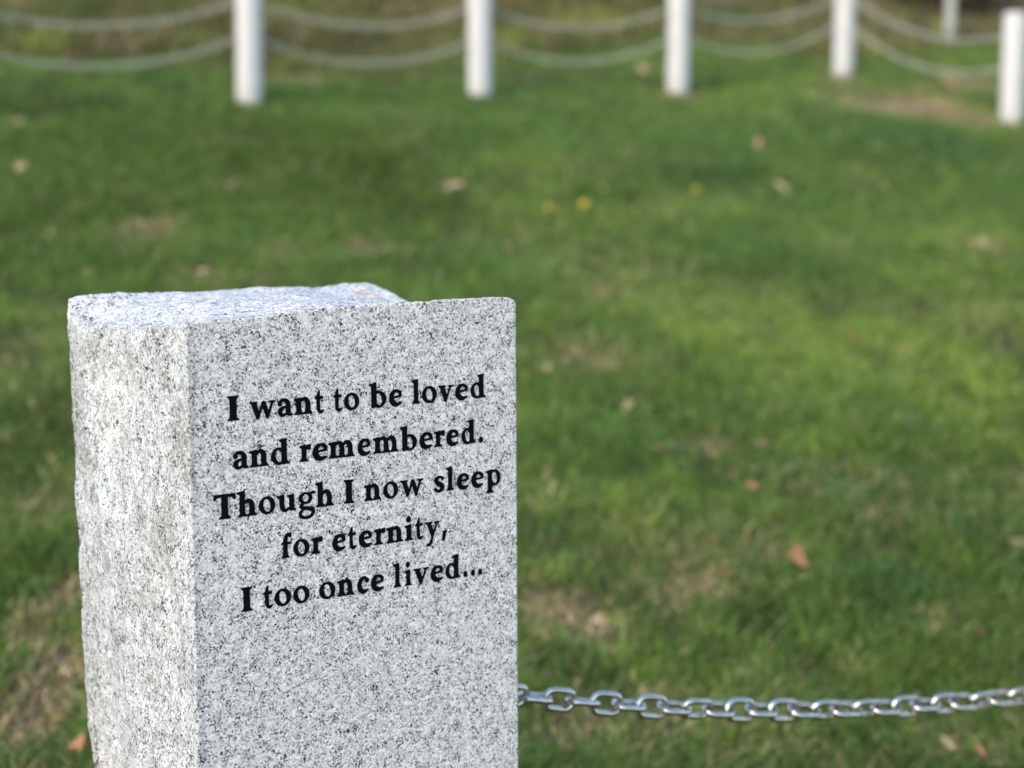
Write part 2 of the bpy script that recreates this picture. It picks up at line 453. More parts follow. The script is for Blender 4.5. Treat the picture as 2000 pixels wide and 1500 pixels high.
def sm(a, b, x):
    t = min(1, max(0, (x - a) / (b - a))); return t * t * (3 - 2 * t)
def fbm(x, y, z, s, o=4):
    return mnoise.fractal(Vector((x * s, y * s, z * s)), 0.9, 2.1, o)

def stone_mesh(seed=0.0, faithful=True):
    e = [0, .0012, .003, .0055]
    def line(L, step):
        k = max(2, int((L - .011) / step)); return e + [.0055 + (L - .011) * i / k for i in range(1, k)] + [L - q for q in reversed(e)]
    us = line(W_, .0034); vs = line(D_, .0034)
    zl = [0.0]
    while zl[-1] < HS - .75: zl.append(zl[-1] + .03)
    k = int((HS - .0055 - zl[-1]) / .0036); z0 = zl[-1]
    zl += [z0 + (HS - .0055 - z0) * i / k for i in range(1, k)] + [HS - q for q in reversed(e)]
    nu, nv, nz = len(us), len(vs), len(zl)
    idx = {}; V = []; F = []
    # vectorised top profile table
    def top(u, v):
        f = float(lerp_tab(u, FRONT_TOP)); b = float(lerp_tab(u, BACK_TOP)); t = v / D_
        h = f * (1 - t) + b * t
        h += float(lerp_tab(v, LEFT_RIM)) * math.exp(-(u / .075) ** 1.5)
        h += float(lerp_tab(v, RIGHT_RIM)) * sm(.22, .39, u)
        g = min(1, v / .03)
        h += g * (.0042 * fbm(u + seed, v, 3.1, 11) + .0014 * fbm(u, v + seed, 7.7, 90, 3)) + (1 - g) * .0013 * fbm(u + seed, 0, 1.7, 60, 3)
        return h
    tcache = {}
    def vert(i, j, k):
        key = (i, j, k)
        if key in idx: return idx[key]
        u, v, z = us[i], vs[j], zl[k]; zt = z - HS
        p = Vector((u, v, z))
        du = min(u, W_ - u); dv = min(v, D_ - v); dz = HS - z
        nf = (i in (0, nu - 1)) + (j in (0, nv - 1)) + (k == nz - 1)
        # top height
        if dz < .12:
            if (i, j) not in tcache: tcache[(i, j)] = top(u, v)
            fall = 1 - sm(0.0, .12, dz)
            p.z += tcache[(i, j)] * fall
        if i == 0:      # split, rough side
            w = sm(0, .05, v)
            a = .0085 * fbm(1.3 + seed, v * 1.0, z * .8, 6.0, 3) + .0018 * fbm(5.3 + seed, v, z, 30, 3) + .0011 * fbm(9.1, v, z, 110, 3)
            lip = .006 * math.sin(math.pi * min(1, v / D_))
            p.x -= (a + lip) * w * (.5 + .5 * sm(0, .02, dz)) + (1 - w) * .0008 * fbm(2.2, 0, z, 70, 3)
            p.x += .008 * (1 - sm(-.6, -.3, zt)) * w * v / D_
            # flake scars
            for (cv, cz, r, dep) in ((.2, -.11, .10, .008), (.12, -.34, .09, .006), (.24, -.52, .08, .007), (.10, -.60, .07, .005)):
                q = ((v - cv) / r) ** 2 + ((zt - cz) / (r * 1.3)) ** 2
                if q < 1: p.x += dep * (1 - q) ** .6 * w
        if j == nv - 1:
            p.y += .0035 * fbm(u * .6 + seed, 4.4, z * .8, 7, 3) + .0009 * fbm(u, 8.8, z, 60, 3)
            p.y += -.019 * math.exp(-((zt + .43) / .022) ** 2) - .010 * (1 - sm(-.14, -.01, zt)) - .007 * (1 - sm(-.45, -.3, zt)) - .016 * (1 - sm(-.6, -.40, zt))
        if j == 0:
            p.y += .0003 * fbm(u, 2.2 + seed, z, 40, 3)
        # broken arrises
        if nf >= 2:
            r = .0010 + .0014 * max(0, mnoise.noise(p * 55 + Vector((seed, 0, 0)))) + .008 * max(0, mnoise.noise(p * 21 + Vector((3, seed, 1))) - .30) + .003 * max(0, mnoise.noise(p * 60 + Vector((7, seed, 1))) - .2)
            if i == 0: p.x += r * .6
            if i == nu - 1: p.x -= r * .6
            if j == 0: p.y += r * .6
            if j == nv - 1: p.y -= r * .6
            if k == nz - 1: p.z -= r * (.6 if i < nu - 1 else 1.0)
        idx[key] = len(V); V.append(p); return idx[key]
    for k in range(nz - 1):
        for i in range(nu - 1):
            F.append((vert(i, 0, k), vert(i + 1, 0, k), vert(i + 1, 0, k + 1), vert(i, 0, k + 1)))
            F.append((vert(i + 1, nv - 1, k), vert(i, nv - 1, k), vert(i, nv - 1, k + 1), vert(i + 1, nv - 1, k + 1)))
        for j in range(nv - 1):
            F.append((vert(0, j + 1, k), vert(0, j, k), vert(0, j, k + 1), vert(0, j + 1, k + 1)))
            F.append((vert(nu - 1, j, k), vert(nu - 1, j + 1, k), vert(nu - 1, j + 1, k + 1), vert(nu - 1, j, k + 1)))
    for i in range(nu - 1):
        for j in range(nv - 1):
            F.append((vert(i, j, nz - 1), vert(i + 1, j, nz - 1), vert(i + 1, j + 1, nz - 1), vert(i, j + 1, nz - 1)))
    return mesh_py("shaft", V, F, True)

Mst = Matrix((ex, ey, ez)).transposed().to_4x4()
org = FL - ez * HS
def stone_root(name, mat, label):
    r = empty(name, (0, 0, 0), label, "granite post"); r.matrix_world = mat; return r
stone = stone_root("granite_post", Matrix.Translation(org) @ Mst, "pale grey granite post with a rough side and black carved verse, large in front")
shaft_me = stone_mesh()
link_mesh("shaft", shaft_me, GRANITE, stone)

# ------------------------------------------------------------------ lettering (x-height = 1)
def cr(pts, n=5, closed=False):
    """Catmull-Rom through tuples of any length"""
    P = [np.array(p, float) for p in pts]; out = []
    m = len(P)
    for i in range(m if closed else m - 1):
        p1, p2 = P[i], P[(i + 1) % m]
        p0 = P[i - 1] if (closed or i > 0) else 2 * p1 - p2
        p3 = P[(i + 2) % m] if (closed or i + 2 < m) else 2 * p2 - p1
        for k in range(n):
            t = k / n
            out.append(.5 * (2 * p1 + (p2 - p0) * t + (2 * p0 - 5 * p1 + 4 * p2 - p3) * t * t + (3 * p1 - p0 - 3 * p2 + p3) * t ** 3))
    if not closed: out.append(P[-1])
    return out
def S(*pts):            # brush stroke (x, y, width)
    q = cr(pts, 6); L = []; R = []
    for i, p in enumerate(q):
        a = q[max(0, i - 1)]; b = q[min(len(q) - 1, i + 1)]
        d = np.array([b[0] - a[0], b[1] - a[1]]); d /= (np.linalg.norm(d) + 1e-9); nn = np.array([-d[1], d[0]])
        L.append(p[:2] + nn * p[2] / 2); R.append(p[:2] - nn * p[2] / 2)
    return [[L[i], L[i + 1], R[i + 1], R[i]] for i in range(len(q) - 1)]
def Pg(*pts): return [[np.array(p, float) for p in pts]]
def RING(cx, cy, rx, ry, ix, iy, tilt=0.0, a0=0, a1=360):
    n = 36; O = []; I = []
    for k in range(n + 1):
        a = math.radians(a0 + (a1 - a0) * k / n)
        O.append(np.array([cx + rx * math.cos(a), cy + ry * math.sin(a)]))
        x, y = ix * math.cos(a), iy * math.sin(a)
        I.append(np.array([cx + x * math.cos(tilt) - y * math.sin(tilt), cy + x * math.sin(tilt) + y * math.cos(tilt)]))
    return [[O[k], O[k + 1], I[k + 1], I[k]] for k in range(n)]
def DOT(cx, cy, r):
    return [[np.array([cx + r * math.cos(a * math.pi / 9), cy + r * math.sin(a * math.pi / 9)]) for a in range(18)]]
def FOOT(x, w=.36, s=.15, y=0):       # stem foot with a slightly cupped slab serif
    l, r = x - w / 2, x + w / 2
    return Pg((l - s, y), (r + s, y), (r + s - .01, y + .075), (r + .03, y + .15), (r, y + .26), (l, y + .26), (l - .03, y + .15), (l - s + .01, y + .075))
def STEM(x, y0, y1, w=.36):
    l, r = x - w / 2, x + w / 2
    return Pg((l, y0), (r, y0), (r, y1), (l, y1))
def FLAG(x, y, w=.36, s=.17):         # slanted head serif, top right at height y
    l, r = x - w / 2, x + w / 2
    return Pg((l - s, y - .16), (l, y - .24), (l, y - .32), (r, y - .32), (r, y + .01), (l + .06, y - .045), (l - s, y - .075))
def G_n(x0=.36):
    return FOOT(x0) + STEM(x0, .2, .75) + FLAG(x0, 1.03) + S((x0 + .05, .70, .14), (x0 + .26, .90, .20), (x0 + .50, .90, .28), (x0 + .645, .68, .35), (x0 + .66, .25, .36)) + FOOT(x0 + .66)
GL = {}
def build_glyphs():
    GL['n'] = G_n()
    GL['m'] = G_n() + S((1.06, .70, .14), (1.26, .90, .20), (1.48, .90, .28), (1.625, .68, .35), (1.64, .25, .36)) + FOOT(1.64)
    GL['h'] = FOOT(.36) + STEM(.36, .2, 1.3) + FLAG(.36, 1.56) + S((.41, .70, .14), (.62, .90, .20), (.86, .90, .28), (1.005, .68, .35), (1.02, .25, .36)) + FOOT(1.02)
    GL['I'] = FOOT(.36, .40, .15) + STEM(.36, .2, 1.3, .40) + [[np.array([p[0], 1.47 - p[1]]) for p in reversed(FOOT(.36, .40, .15)[0])]]
    GL['l'] = FOOT(.36) + STEM(.36, .2, 1.3) + FLAG(.36, 1.56)
    GL['i'] = FOOT(.36) + STEM(.36, .2, .8) + FLAG(.36, 1.03) + DOT(.34, 1.36, .19)
    GL['u'] = FLAG(.30, 1.03, .34) + S((.30, .80, .34), (.30, .45, .34), (.36, .16, .30), (.58, .06, .20), (.84, .20, .12)) + STEM(.98, .16, .8, .34) + FLAG(.98, 1.03, .34, .14) + Pg((.81, .2), (.85, 0), (1.28, .03), (1.26, .10), (1.15, .16), (1.15, .3), (.81, .3))
    GL['o'] = RING(.58, .5, .58, .545, .25, .405, .22)
    GL['e'] = S((.84, .58, .20), (.80, .80, .24), (.56, .93, .18), (.30, .82, .28), (.17, .50, .35), (.27, .20, .36), (.55, .065, .26), (.93, .17, .09)) + S((.24, .51, .13), (.55, .545, .13), (.90, .60, .15))
    GL['c'] = DOT(.80, .76, .165) + S((.82, .80, .18), (.66, .95, .17), (.40, .88, .26), (.17, .52, .35), (.27, .20, .36), (.55, .065, .26), (.93, .18, .09))
    GL['d'] = RING(.52, .49, .52, .53, .21, .385, .2) + STEM(.86, .05, 1.3) + FLAG(.86, 1.56, .36, .12) + Pg((.68, .25), (.70, -.02), (1.22, .01), (1.20, .10), (1.08, .15), (1.04, .3))
    GL['b'] = RING(.68, .49, .53, .53, .22, .385, .2) + STEM(.34, .0, 1.3) + FLAG(.34, 1.56, .36, .16) + Pg((.16, .3), (.16, -.03), (.30, -.04), (.52, .03), (.52, .3))
    GL['p'] = RING(.74, .49, .52, .54, .21, .385, .2) + STEM(.36, -.3, .75) + FLAG(.36, 1.04) + FOOT(.36, .36, .15, -.50)
    GL['a'] = DOT(.20, .75, .15) + S((.14, .82, .16), (.36, .95, .20), (.60, .93, .24), (.76, .72, .33), (.77, .20, .34)) + S((.72, .56, .11), (.44, .50, .17), (.22, .34, .30), (.24, .13, .26), (.46, .045, .17), (.78, .22, .10)) + Pg((.60, .26), (.66, .06), (.82, -.03), (1.06, .02), (1.05, .10), (.95, .15), (.94, .26))
    GL['r'] = FOOT(.36, .36, .17) + STEM(.36, .2, .75) + FLAG(.36, 1.03) + S((.42, .66, .12), (.58, .84, .20), (.74, .92, .26)) + Pg((.60, .98), (.64, .74), (.72, .70), (.92, .72), (.93, 1.04), (.80, 1.03))
    GL['t'] = Pg((.20, .4), (.20, .84), (.02, .84), (.02, .93), (.20, 1.02), (.36, 1.34), (.54, 1.36), (.54, 1.01), (.86, 1.02), (.83, .83), (.54, .83), (.54, .4)) + S((.37, .45, .34), (.38, .25, .34), (.50, .07, .24), (.72, .06, .17), (.92, .16, .07))
    GL['v'] = Pg((.10, .93), (.50, .93), (.76, .22), (.60, -.05), (.50, -.05)) + Pg((.50, -.05), (.66, -.04), (1.10, .93), (.92, .93), (.60, .16)) + Pg((0, 1.0), (.62, 1.0), (.61, .92), (.50, .86), (.12, .86), (.01, .92)) + Pg((.78, 1.0), (1.26, 1.0), (1.25, .92), (1.10, .86), (.94, .86), (.79, .92))
    GL['w'] = Pg((.10, .93), (.46, .93), (.70, .22), (.58, -.05), (.46, -.05)) + Pg((.46, -.05), (.60, -.05), (.98, .84), (.92, 1.0), (.82, .90), (.56, .16)) + Pg((.78, .92), (.94, 1.02), (1.06, 1.0), (1.34, .22), (1.24, -.05), (1.12, -.05)) + Pg((1.12, -.05), (1.27, -.04), (1.62, .93), (1.44, .93), (1.22, .18)) + Pg((0, 1.0), (.54, 1.0), (.53, .92), (.44, .86), (.12, .86), (.01, .92)) + Pg((1.30, 1.0), (1.76, 1.0), (1.75, .92), (1.60, .86), (1.46, .86), (1.31, .92))
    GL['y'] = Pg((.12, .93), (.50, .93), (.76, .28), (.64, -.04), (.54, .0)) + Pg((.92, .93), (1.09, .93), (.70, .0), (.56, -.30), (.46, -.22), (.58, .12)) + S((.60, -.12, .18), (.48, -.36, .2), (.32, -.48, .16), (.14, -.46, .22)) + Pg((0, 1.0), (.62, 1.0), (.61, .92), (.50, .86), (.12, .86), (.01, .92)) + Pg((.78, 1.0), (1.24, 1.0), (1.23, .92), (1.09, .86), (.94, .86), (.79, .92))
    GL['f'] = FOOT(.36) + STEM(.36, .2, .95) + S((.36, .85, .36), (.38, 1.15, .34), (.50, 1.38, .26), (.68, 1.46, .16), (.80, 1.42, .14)) + DOT(.76, 1.38, .13) + Pg((.04, .83), (.82, .84), (.84, .99), (.14, .97), (.04, .91))
    GL['s'] = S((.74, .76, .26), (.60, .93, .16), (.36, .93, .20), (.20, .76, .27), (.34, .56, .32), (.58, .42, .33), (.68, .24, .28), (.52, .07, .22), (.28, .06, .17), (.10, .24, .24))
    GL['T'] = FOOT(.66, .40, .17) + STEM(.66, .2, 1.45, .40) + Pg((0, 1.49), (1.32, 1.49), (1.33, 1.15), (1.24, 1.13), (1.14, 1.27), (1.05, 1.31), (.27, 1.31), (.18, 1.27), (.08, 1.13), (-.01, 1.15))
    GL['g'] = RING(.50, .66, .46, .37, .20, .24, .1) + S((.78, .90, .16), (.96, .97, .17), (1.14, .96, .15)) + S((.34, .34, .16), (.20, .20, .20), (.30, .06, .20), (.60, .02, .24), (.94, -.06, .26), (1.0, -.28, .22), (.80, -.50, .18), (.50, -.56, .16), (.20, -.46, .22), (.14, -.24, .20), (.32, -.04, .14))
    GL['.'] = DOT(.2, .16, .2)
    GL[','] = Pg((.16, .30), (.50, .36), (.26, -.34), (.04, -.34))
build_glyphs()
LINES = [
 ('Iwanttobeloved', [(0.0443, 0.0579), (0.07, 0.101), (0.1034, 0.1208), (0.1229, 0.1452), (0.1481, 0.1596), (0.1711, 0.1823), (0.1845, 0.2034), (0.216, 0.238), (0.2417, 0.2579), (0.2712, 0.2818), (0.2845, 0.3043), (0.3064, 0.3271), (0.3291, 0.3463), (0.3501, 0.371)], -0.1070),
 ('andremembered.', [(0.0496, 0.0674), (0.0686, 0.0911), (0.0942, 0.1163), (0.1284, 0.1424), (0.1443, 0.1626), (0.1639, 0.1965), (0.2004, 0.2165), (0.22, 0.2528), (0.2551, 0.277), (0.2805, 0.2978), (0.2998, 0.3143), (0.3164, 0.3331), (0.3369, 0.357), (0.3609, 0.3669)], -0.1592),
 ('ThoughInowsleep', [(0.0257, 0.0512), (0.053, 0.076), (0.0782, 0.0977), (0.0999, 0.1228), (0.1259, 0.1463), (0.1469, 0.1694), (0.182, 0.1949), (0.2076, 0.2294), (0.2323, 0.2516), (0.2546, 0.2851), (0.2985, 0.3137), (0.3157, 0.3262), (0.3302, 0.3466), (0.3501, 0.3668), (0.37, 0.3909)], -0.2116),
 ('foreternity,', [(0.1039, 0.1166), (0.1184, 0.1379), (0.1404, 0.1545), (0.1665, 0.1829), (0.1861, 0.1972), (0.2001, 0.2168), (0.2198, 0.2341), (0.2352, 0.2573), (0.2595, 0.2704), (0.2731, 0.2844), (0.2864, 0.3061), (0.3088, 0.3165)], -0.2633),
 ('Itoooncelived...', [(0.0549, 0.0679), (0.0809, 0.0924), (0.0945, 0.1144), (0.1172, 0.1368), (0.1491, 0.1692), (0.1715, 0.1929), (0.1968, 0.2119), (0.2146, 0.2312), (0.2439, 0.254), (0.2584, 0.268), (0.2703, 0.2912), (0.2933, 0.3103), (0.3134, 0.3341), (0.338, 0.3433), (0.3483, 0.354), (0.3583, 0.364)], -0.3156)]
XH = .0179
def lettering():
    V = []; F = []
    for chars, ext, z0 in LINES:
        for c, (a, b) in zip(chars, ext):
            pcs = GL[c]
            xs = [p[0] for q in pcs for p in q]; lo, hi = min(xs), max(xs)
            s = (b - a) / (hi - lo)
            for q in pcs:
                m = len(q)
                ar = sum(q[i][0] * q[(i + 1) % m][1] - q[(i + 1) % m][0] * q[i][1] for i in range(m))
                o = 1 if ar > 0 else -1; qq = []
                for i in range(m):          # the cut strokes are a little fatter than drawn
                    e1 = q[i] - q[i - 1]; e2 = q[(i + 1) % m] - q[i]
                    n1 = np.array([e1[1], -e1[0]]) / (np.linalg.norm(e1) + 1e-9) * o; n2 = np.array([e2[1], -e2[0]]) / (np.linalg.norm(e2) + 1e-9) * o
                    nn = n1 + n2; l = np.linalg.norm(nn)
                    qq.append(q[i] + (nn / l if l > 1e-6 else n1) * .018)
                q = qq
                # refine and roughen the outline as the sandblasting left it
                pts = []
                for i in range(len(q)):
                    p, r = q[i], q[(i + 1) % len(q)]
                    n = max(1, int(np.linalg.norm(r - p) / .12))
                    for k in range(n): pts.append(p + (r - p) * k / n)
                base = len(V); dep = -.0005 - .00002 * (len(F) % 11)
                for p in pts:
                    x = a + (p[0] - lo) * s; z = HS + z0 + p[1] * XH
                    jx = .00035 * mnoise.noise(Vector((x * 620, z * 620, 1.0))); jz = .00035 * mnoise.noise(Vector((x * 620, z * 620, 9.0)))
                    V.append((x + jx, dep, z + jz))
                F.append(tuple(range(base, base + len(pts))))
    me = mesh_py("inscription", V, F)
    bm = bmesh.new(); bm.from_mesh(me)
    bmesh.ops.triangulate(bm, faces=bm.faces[:], ngon_method='EAR_CLIP')
    for f in bm.faces:
        if f.normal.y > 0: f.normal_flip()
    bm.to_mesh(me); bm.free()
    o = link_mesh("inscription", me, PAINT, stone)
    o["label"] = "black serif verse carved in five lines"
lettering()

# ------------------------------------------------------------------ steel chain
def link_mesh_data(name, pitch, wire, width, ns=10, nt=28):
    """one oval link lying along X in the XY plane"""
    r = width / 2 - wire / 2; half = (pitch + wire) / 2 - r
    half = max(half, .001)
    path = []
    for k in range(nt):
        t = k / nt * 2 * math.pi
        # rounded stadium
        x = math.cos(t); y = math.sin(t)
        if nt // 4 <= k < 3 * nt // 4: cx = -half
        else: cx = half
        path.append((cx + r * x, r * y))
    V = []; F = []
    for k in range(nt):
        a = path[k - 1]; b = path[(k + 1) % nt]; d = Vector((b[0] - a[0], b[1] - a[1], 0)).normalized(); n = Vector((-d.y, d.x, 0))
        for j in range(ns):
            an = 2 * math.pi * j / ns
            V.append(Vector((path[k][0], path[k][1], 0)) + (n * math.cos(an) + Vector((0, 0, 1)) * math.sin(an)) * wire / 2)
    for k in range(nt):
        for j in range(ns):
            F.append((k * ns + j, k * ns + (j + 1) % ns, ((k + 1) % nt) * ns + (j + 1) % ns, ((k + 1) % nt) * ns + j))
    return V, F
def hang(A, B, sag, pitch):
    """points every pitch metres along a sagging span"""
    A, B = Vector(A), Vector(B); f = lambda s: A.lerp(B, s) - Vector((0, 0, 4 * sag * s * (1 - s)))
    pts = [f(i / 400) for i in range(401)]; L = [0]
    for i in range(400): L.append(L[-1] + (pts[i + 1] - pts[i]).length)
    n = max(2, round(L[-1] / pitch)); out = []
    for k in range(n + 1):
        t = L[-1] * k / n; j = min(399, max(0, int(np.searchsorted(L, t)) - 1)); w = (t - L[j]) / max(1e-9, L[j + 1] - L[j]); out.append(pts[j].lerp(pts[j + 1], w))
    return out
def link_frame(p, q, roll):
    x = (q - p).normalized(); z = Vector((0, 0, 1)); y = z.cross(x).normalized(); z = x.cross(y)
    yy = y * math.cos(roll) + z * math.sin(roll); zz = x.cross(yy)
    return Matrix((x, yy, zz)).transposed().to_4x4()

PITCHL, WIRE, WID = .0357, .0090, .0352
V, F = link_mesh_data("link", PITCHL, WIRE, WID, 12, 32)
link_me = mesh_py("link", V, F, True); link_me.materials.append(STEEL)
PA = FL + ex * (W_ + .012) + ey * .17; PA.z = .695
PB = Vector((.89, 2.635, .560))
chain = empty("steel_chain", tuple(PA), "shiny steel chain hanging from the right side of the granite post", "chain")
pts = hang(PA, PB, .034, PITCHL)
rr = random.Random(5)
tw = 0.0
for i in range(len(pts) - 1):
    m = (pts[i] + pts[i + 1]) / 2
    base = math.radians(94 if i % 2 == 0 else 2)
    if 10 <= i <= 11: base += math.radians(28)
    if i > 12: base += math.radians((4, 10, 16, 8, 18, 24, 26)[min(6, (i - 13) // 2)])
    o = bpy.data.objects.new("link", link_me); COL.objects.link(o); o.parent = chain
    o.matrix_world = Matrix.Translation(m) @ link_frame(pts[i], pts[i + 1], base + math.radians(rr.uniform(-12, 12)))
    o.matrix_parent_inverse = Matrix.Translation(-PA)
    o.matrix_basis = Matrix.Translation(m) @ link_frame(pts[i], pts[i + 1], base + math.radians(rr.uniform(-12, 12)))
# eye bolt on the hidden side of the stone
def torus(R, r, n=24, m=10):
    V = []; F = []
    for i in range(n):
        a = 2 * math.pi * i / n
        for j in range(m):
            b = 2 * math.pi * j / m; V.append(((R + r * math.cos(b)) * math.cos(a), r * math.sin(b), (R + r * math.cos(b)) * math.sin(a)))
    for i in range(n):
        for j in range(m): F.append((i * m + j, ((i + 1) % n) * m + j, ((i + 1) % n) * m + (j + 1) % m, i * m + (j + 1) % m))
    return V, F
V, F = torus(.014, .004)
eye = link_mesh("eye_bolt", mesh_py("eye_bolt", V, F, True), STEEL, stone)
eye.location = (W_ + .010, .17, (PA - org).dot(ez))

# the neighbouring stone that carries the other end of the chain, just outside the picture
n_yaw = Matrix.Rotation(math.radians(0), 4, 'Z')
mate_loc = Vector((PB.x + .025, PB.y - .14, 1.06 - HS))
mate = empty("granite_post", tuple(mate_loc), "granite post beyond the picture edge holding the far end of the chain", "granite post")
mate.matrix_world = Matrix.Translation(mate_loc) @ n_yaw
link_mesh("shaft", shaft_me, GRANITE, mate)

# ------------------------------------------------------------------ white posts and the light chains between them
def post_mesh(r=.069, h=.665, n=40):
    prof = [(r * 1.0, -.25), (r, .0), (r, h - .022), (r * .985, h - .010), (r * .93, h - .003), (r * .80, h), (0, h + .001)]
    V = []; F = []
    for (q, z) in prof[:-1]:
        for k in range(n):
            a = 2 * math.pi * k / n; V.append((q * math.cos(a), q * math.sin(a), z))
    V.append((0, 0, prof[-1][1])); c = len(V) - 1
    for s in range(len(prof) - 2):
        for k in range(n): F.append((s * n + k, s * n + (k + 1) % n, (s + 1) * n + (k + 1) % n, (s + 1) * n + k))
    s = len(prof) - 2
    for k in range(n): F.append((s * n + k, s * n + (k + 1) % n, c))
    return mesh_py("white_post", V, F, True)
post_me = post_mesh(); post_me.materials.append(WHITE)
POSTS = [(-2.645, 8.56), (-1.400, 9.40), (-.187, 10.24), (1.042, 11.08), (2.235, 11.92), (3.02, 10.64), (3.80, 9.36)]
ZB = [None, 1.722, 1.770, 1.850, 2.005, 1.656, None]
PLAB = ["white post beyond the left edge of the picture", "leftmost white post, widest in view, above the granite post", "white post above the middle of the granite post's top right corner, second from left",
        "white post third from left, between two sagging chain spans", "white post fourth from left, beside the bare soil at the fence corner", "white post at the right edge with its flat top showing", "white post beyond the right edge of the picture"]
pz = []
for i, (x, y) in enumerate(POSTS):
    z = float(ground_z(x, y)) if ZB[i] is None else ZB[i]
    o = bpy.data.objects.new("white_post", post_me); COL.objects.link(o)
    o.location = (x, y, z); pz.append(z)
    o.rotation_euler = (math.radians(rr.uniform(-.5, .5)), math.radians([0, -.3, .1, .3, .2, .5, 0][i]), rr.uniform(0, 6))
    tag(o, PLAB[i], "post", "white posts of the chain fence")

galv = simple("weathered_zinc", (.40, .40, .355), .7, .0)
def strand(A, B, sag, label):
    V0, F0 = link_mesh_data("l", .044, .0062, .036, 6, 14)
    pts = hang(A, B, sag, .044); V = []; F = []
    for i in range(len(pts) - 1):
        M = Matrix.Translation((pts[i] + pts[i + 1]) / 2) @ link_frame(pts[i], pts[i + 1], math.radians(55 if i % 2 else -35))
        b = len(V); V += [M @ v for v in V0]; F += [tuple(b + k for k in f) for f in F0]
    me = mesh_py("fence_chain", V, F, True)
    o = link_mesh("fence_chain", me, galv.m); tag(o, label, "chain", "pale chains strung between the white posts")
names = ["left of the leftmost white post", "between the first and second white posts from the left", "between the second and third white posts from the left", "between the third and fourth white posts from the left", "sagging deepest, between the corner post and the flat topped right post", "right of the flat topped white post at the picture edge"]
for i in range(len(POSTS) - 1):
    a, b = POSTS[i], POSTS[i + 1]
    d = Vector((b[0] - a[0], b[1] - a[1], 0)).normalized() * .071
    for (hh, sg, w) in ((.535, (.095 if i == 0 else .11) if i != 4 else .125, "upper"), (.345, (.105 if i == 0 else .122) if i != 4 else .14, "lower")):
        strand(Vector((a[0], a[1], pz[i] + hh)) + d, Vector((b[0], b[1], pz[i + 1] + hh)) - d, sg, f"{w} pale chain {names[i]}")

# slim grey post further back
gx, gy, gz = at(1855, 90)
gp = link_mesh("grey_post", post_mesh(.040, 1.0, 24), simple("weathered_wood", (.33, .33, .31), .8).m, None, (gx, gy, gz))
tag(gp, "slim grey post behind the fence, near the top right corner", "post")

# ------------------------------------------------------------------ dark shrubs at the wood's edge
def shrub(x, y, rx, h, n, cols, label):
    z = float(ground_z(x, y)); r0 = random.Random(int(abs(x) * 1000))
    root = empty("shrub", (x, y, z), label, "shrub", "shrubs at the edge of the wood")
    V = []; F = []; C = []
    cl = [Vector((r0.uniform(-1, 1) * rx * .7, r0.uniform(-1, 1) * rx * .6, h * r0.uniform(.12, .9))) for _ in range(26)]
    for i in range(n):
        c = r0.choice(cl); s = rx * .28
        p = c + Vector((r0.gauss(0, s), r0.gauss(0, s), r0.gauss(0, s)))
        if p.z < .02: p.z = abs(p.z) + .02
        d = Vector((r0.gauss(0, 1), r0.gauss(0, 1), r0.gauss(0, .6))).normalized(); e2 = d.cross(Vector((r0.gauss(0, 1), r0.gauss(0, 1), 1))).normalized()
        L = r0.uniform(.03, .06); w = L * .45; b = len(V)
        V += [p - d * L / 2, p + e2 * w / 2, p + d * L / 2, p - e2 * w / 2]; F.append((b, b + 1, b + 2, b + 3))
        q = r0.choice(cols); k = r0.uniform(.7, 1.3); C += [(q[0] * k, q[1] * k, q[2] * k, 1)] * 4
    me = mesh_py("foliage", V, F); a = me.color_attributes.new("tint", 'FLOAT_COLOR', 'POINT'); a.data.foreach_set("color", np.array(C, np.float32).ravel())
    link_mesh("foliage", me, LEAFM, root)
    V = []; F = []
    for c in cl[:12]:
        n5 = 5; b = len(V)
        for t, r in ((0, .014), (.5, .009), (1, .004)):
            q = Vector((c.x * t * (0.4 + .6 * t), c.y * t * (.4 + .6 * t), c.z * t - .03 * (1 - t)))
            for k in range(n5): V.append(q + Vector((math.cos(k * 1.257) * r, math.sin(k * 1.257) * r, 0)))
        for s in range(2):
            for k in range(n5): F.append((b + s * n5 + k, b + s * n5 + (k + 1) % n5, b + (s + 1) * n5 + (k + 1) % n5, b + (s + 1) * n5 + k))
    link_mesh("stem", mesh_py("stem", V, F, True), BARK, root)
LEAFM = blade_mat("shrub_leaves"); BARK = simple("bark", (.06, .045, .03), .9).m
DK = [(.022, .028, .012), (.035, .03, .018), (.03, .04, .014), (.05, .035, .022)]
for (px, py, rx, h, n, lab) in ((1930, 42, .62, 1.0, 5200, "dark brown green shrub at the top right corner"), (1775, 18, .40, .8, 2600, "dark shrub left of the slim grey post")):
    x, y, z = at(px, py); shrub(x, y + .35, rx, h, n, DK, lab)

# ------------------------------------------------------------------ fallen leaves, weeds, dandelions on the lawn
def leaf_mesh(kind, seed):
    r = random.Random(seed); n = 28; V = [(0, 0, .012)]; F = []
    for k in range(n):
        a = 2 * math.pi * k / n
        if kind == 'oak': q = (.62 + .30 * abs(math.cos(a))) * (1 + .20 * math.sin(7 * a + seed))
        elif kind == 'maple': q = .55 + .42 * max(0, math.cos(2.5 * a)) ** 1.0 + .08 * math.cos(10 * a)
        else: q = .45 + .55 * math.cos(a) ** 2
        x, y = q * math.cos(a), q * math.sin(a) * (.62 if kind != 'maple' else .95)
        V.append((x, y, .30 * y * y + .16 * x * x * (1 if seed % 2 else -1) + .05 * r.uniform(-1, 1) + .05))
    for k in range(n): F.append((0, 1 + k, 1 + (k + 1) % n))
    b = len(V); V += [(.9, -.02, .05), (.9, .02, .05), (1.45, .03, .12), (1.45, 0, .12)]; F.append((b, b + 1, b + 2, b + 3))
    return mesh_py("fallen_leaf", V, F, True)
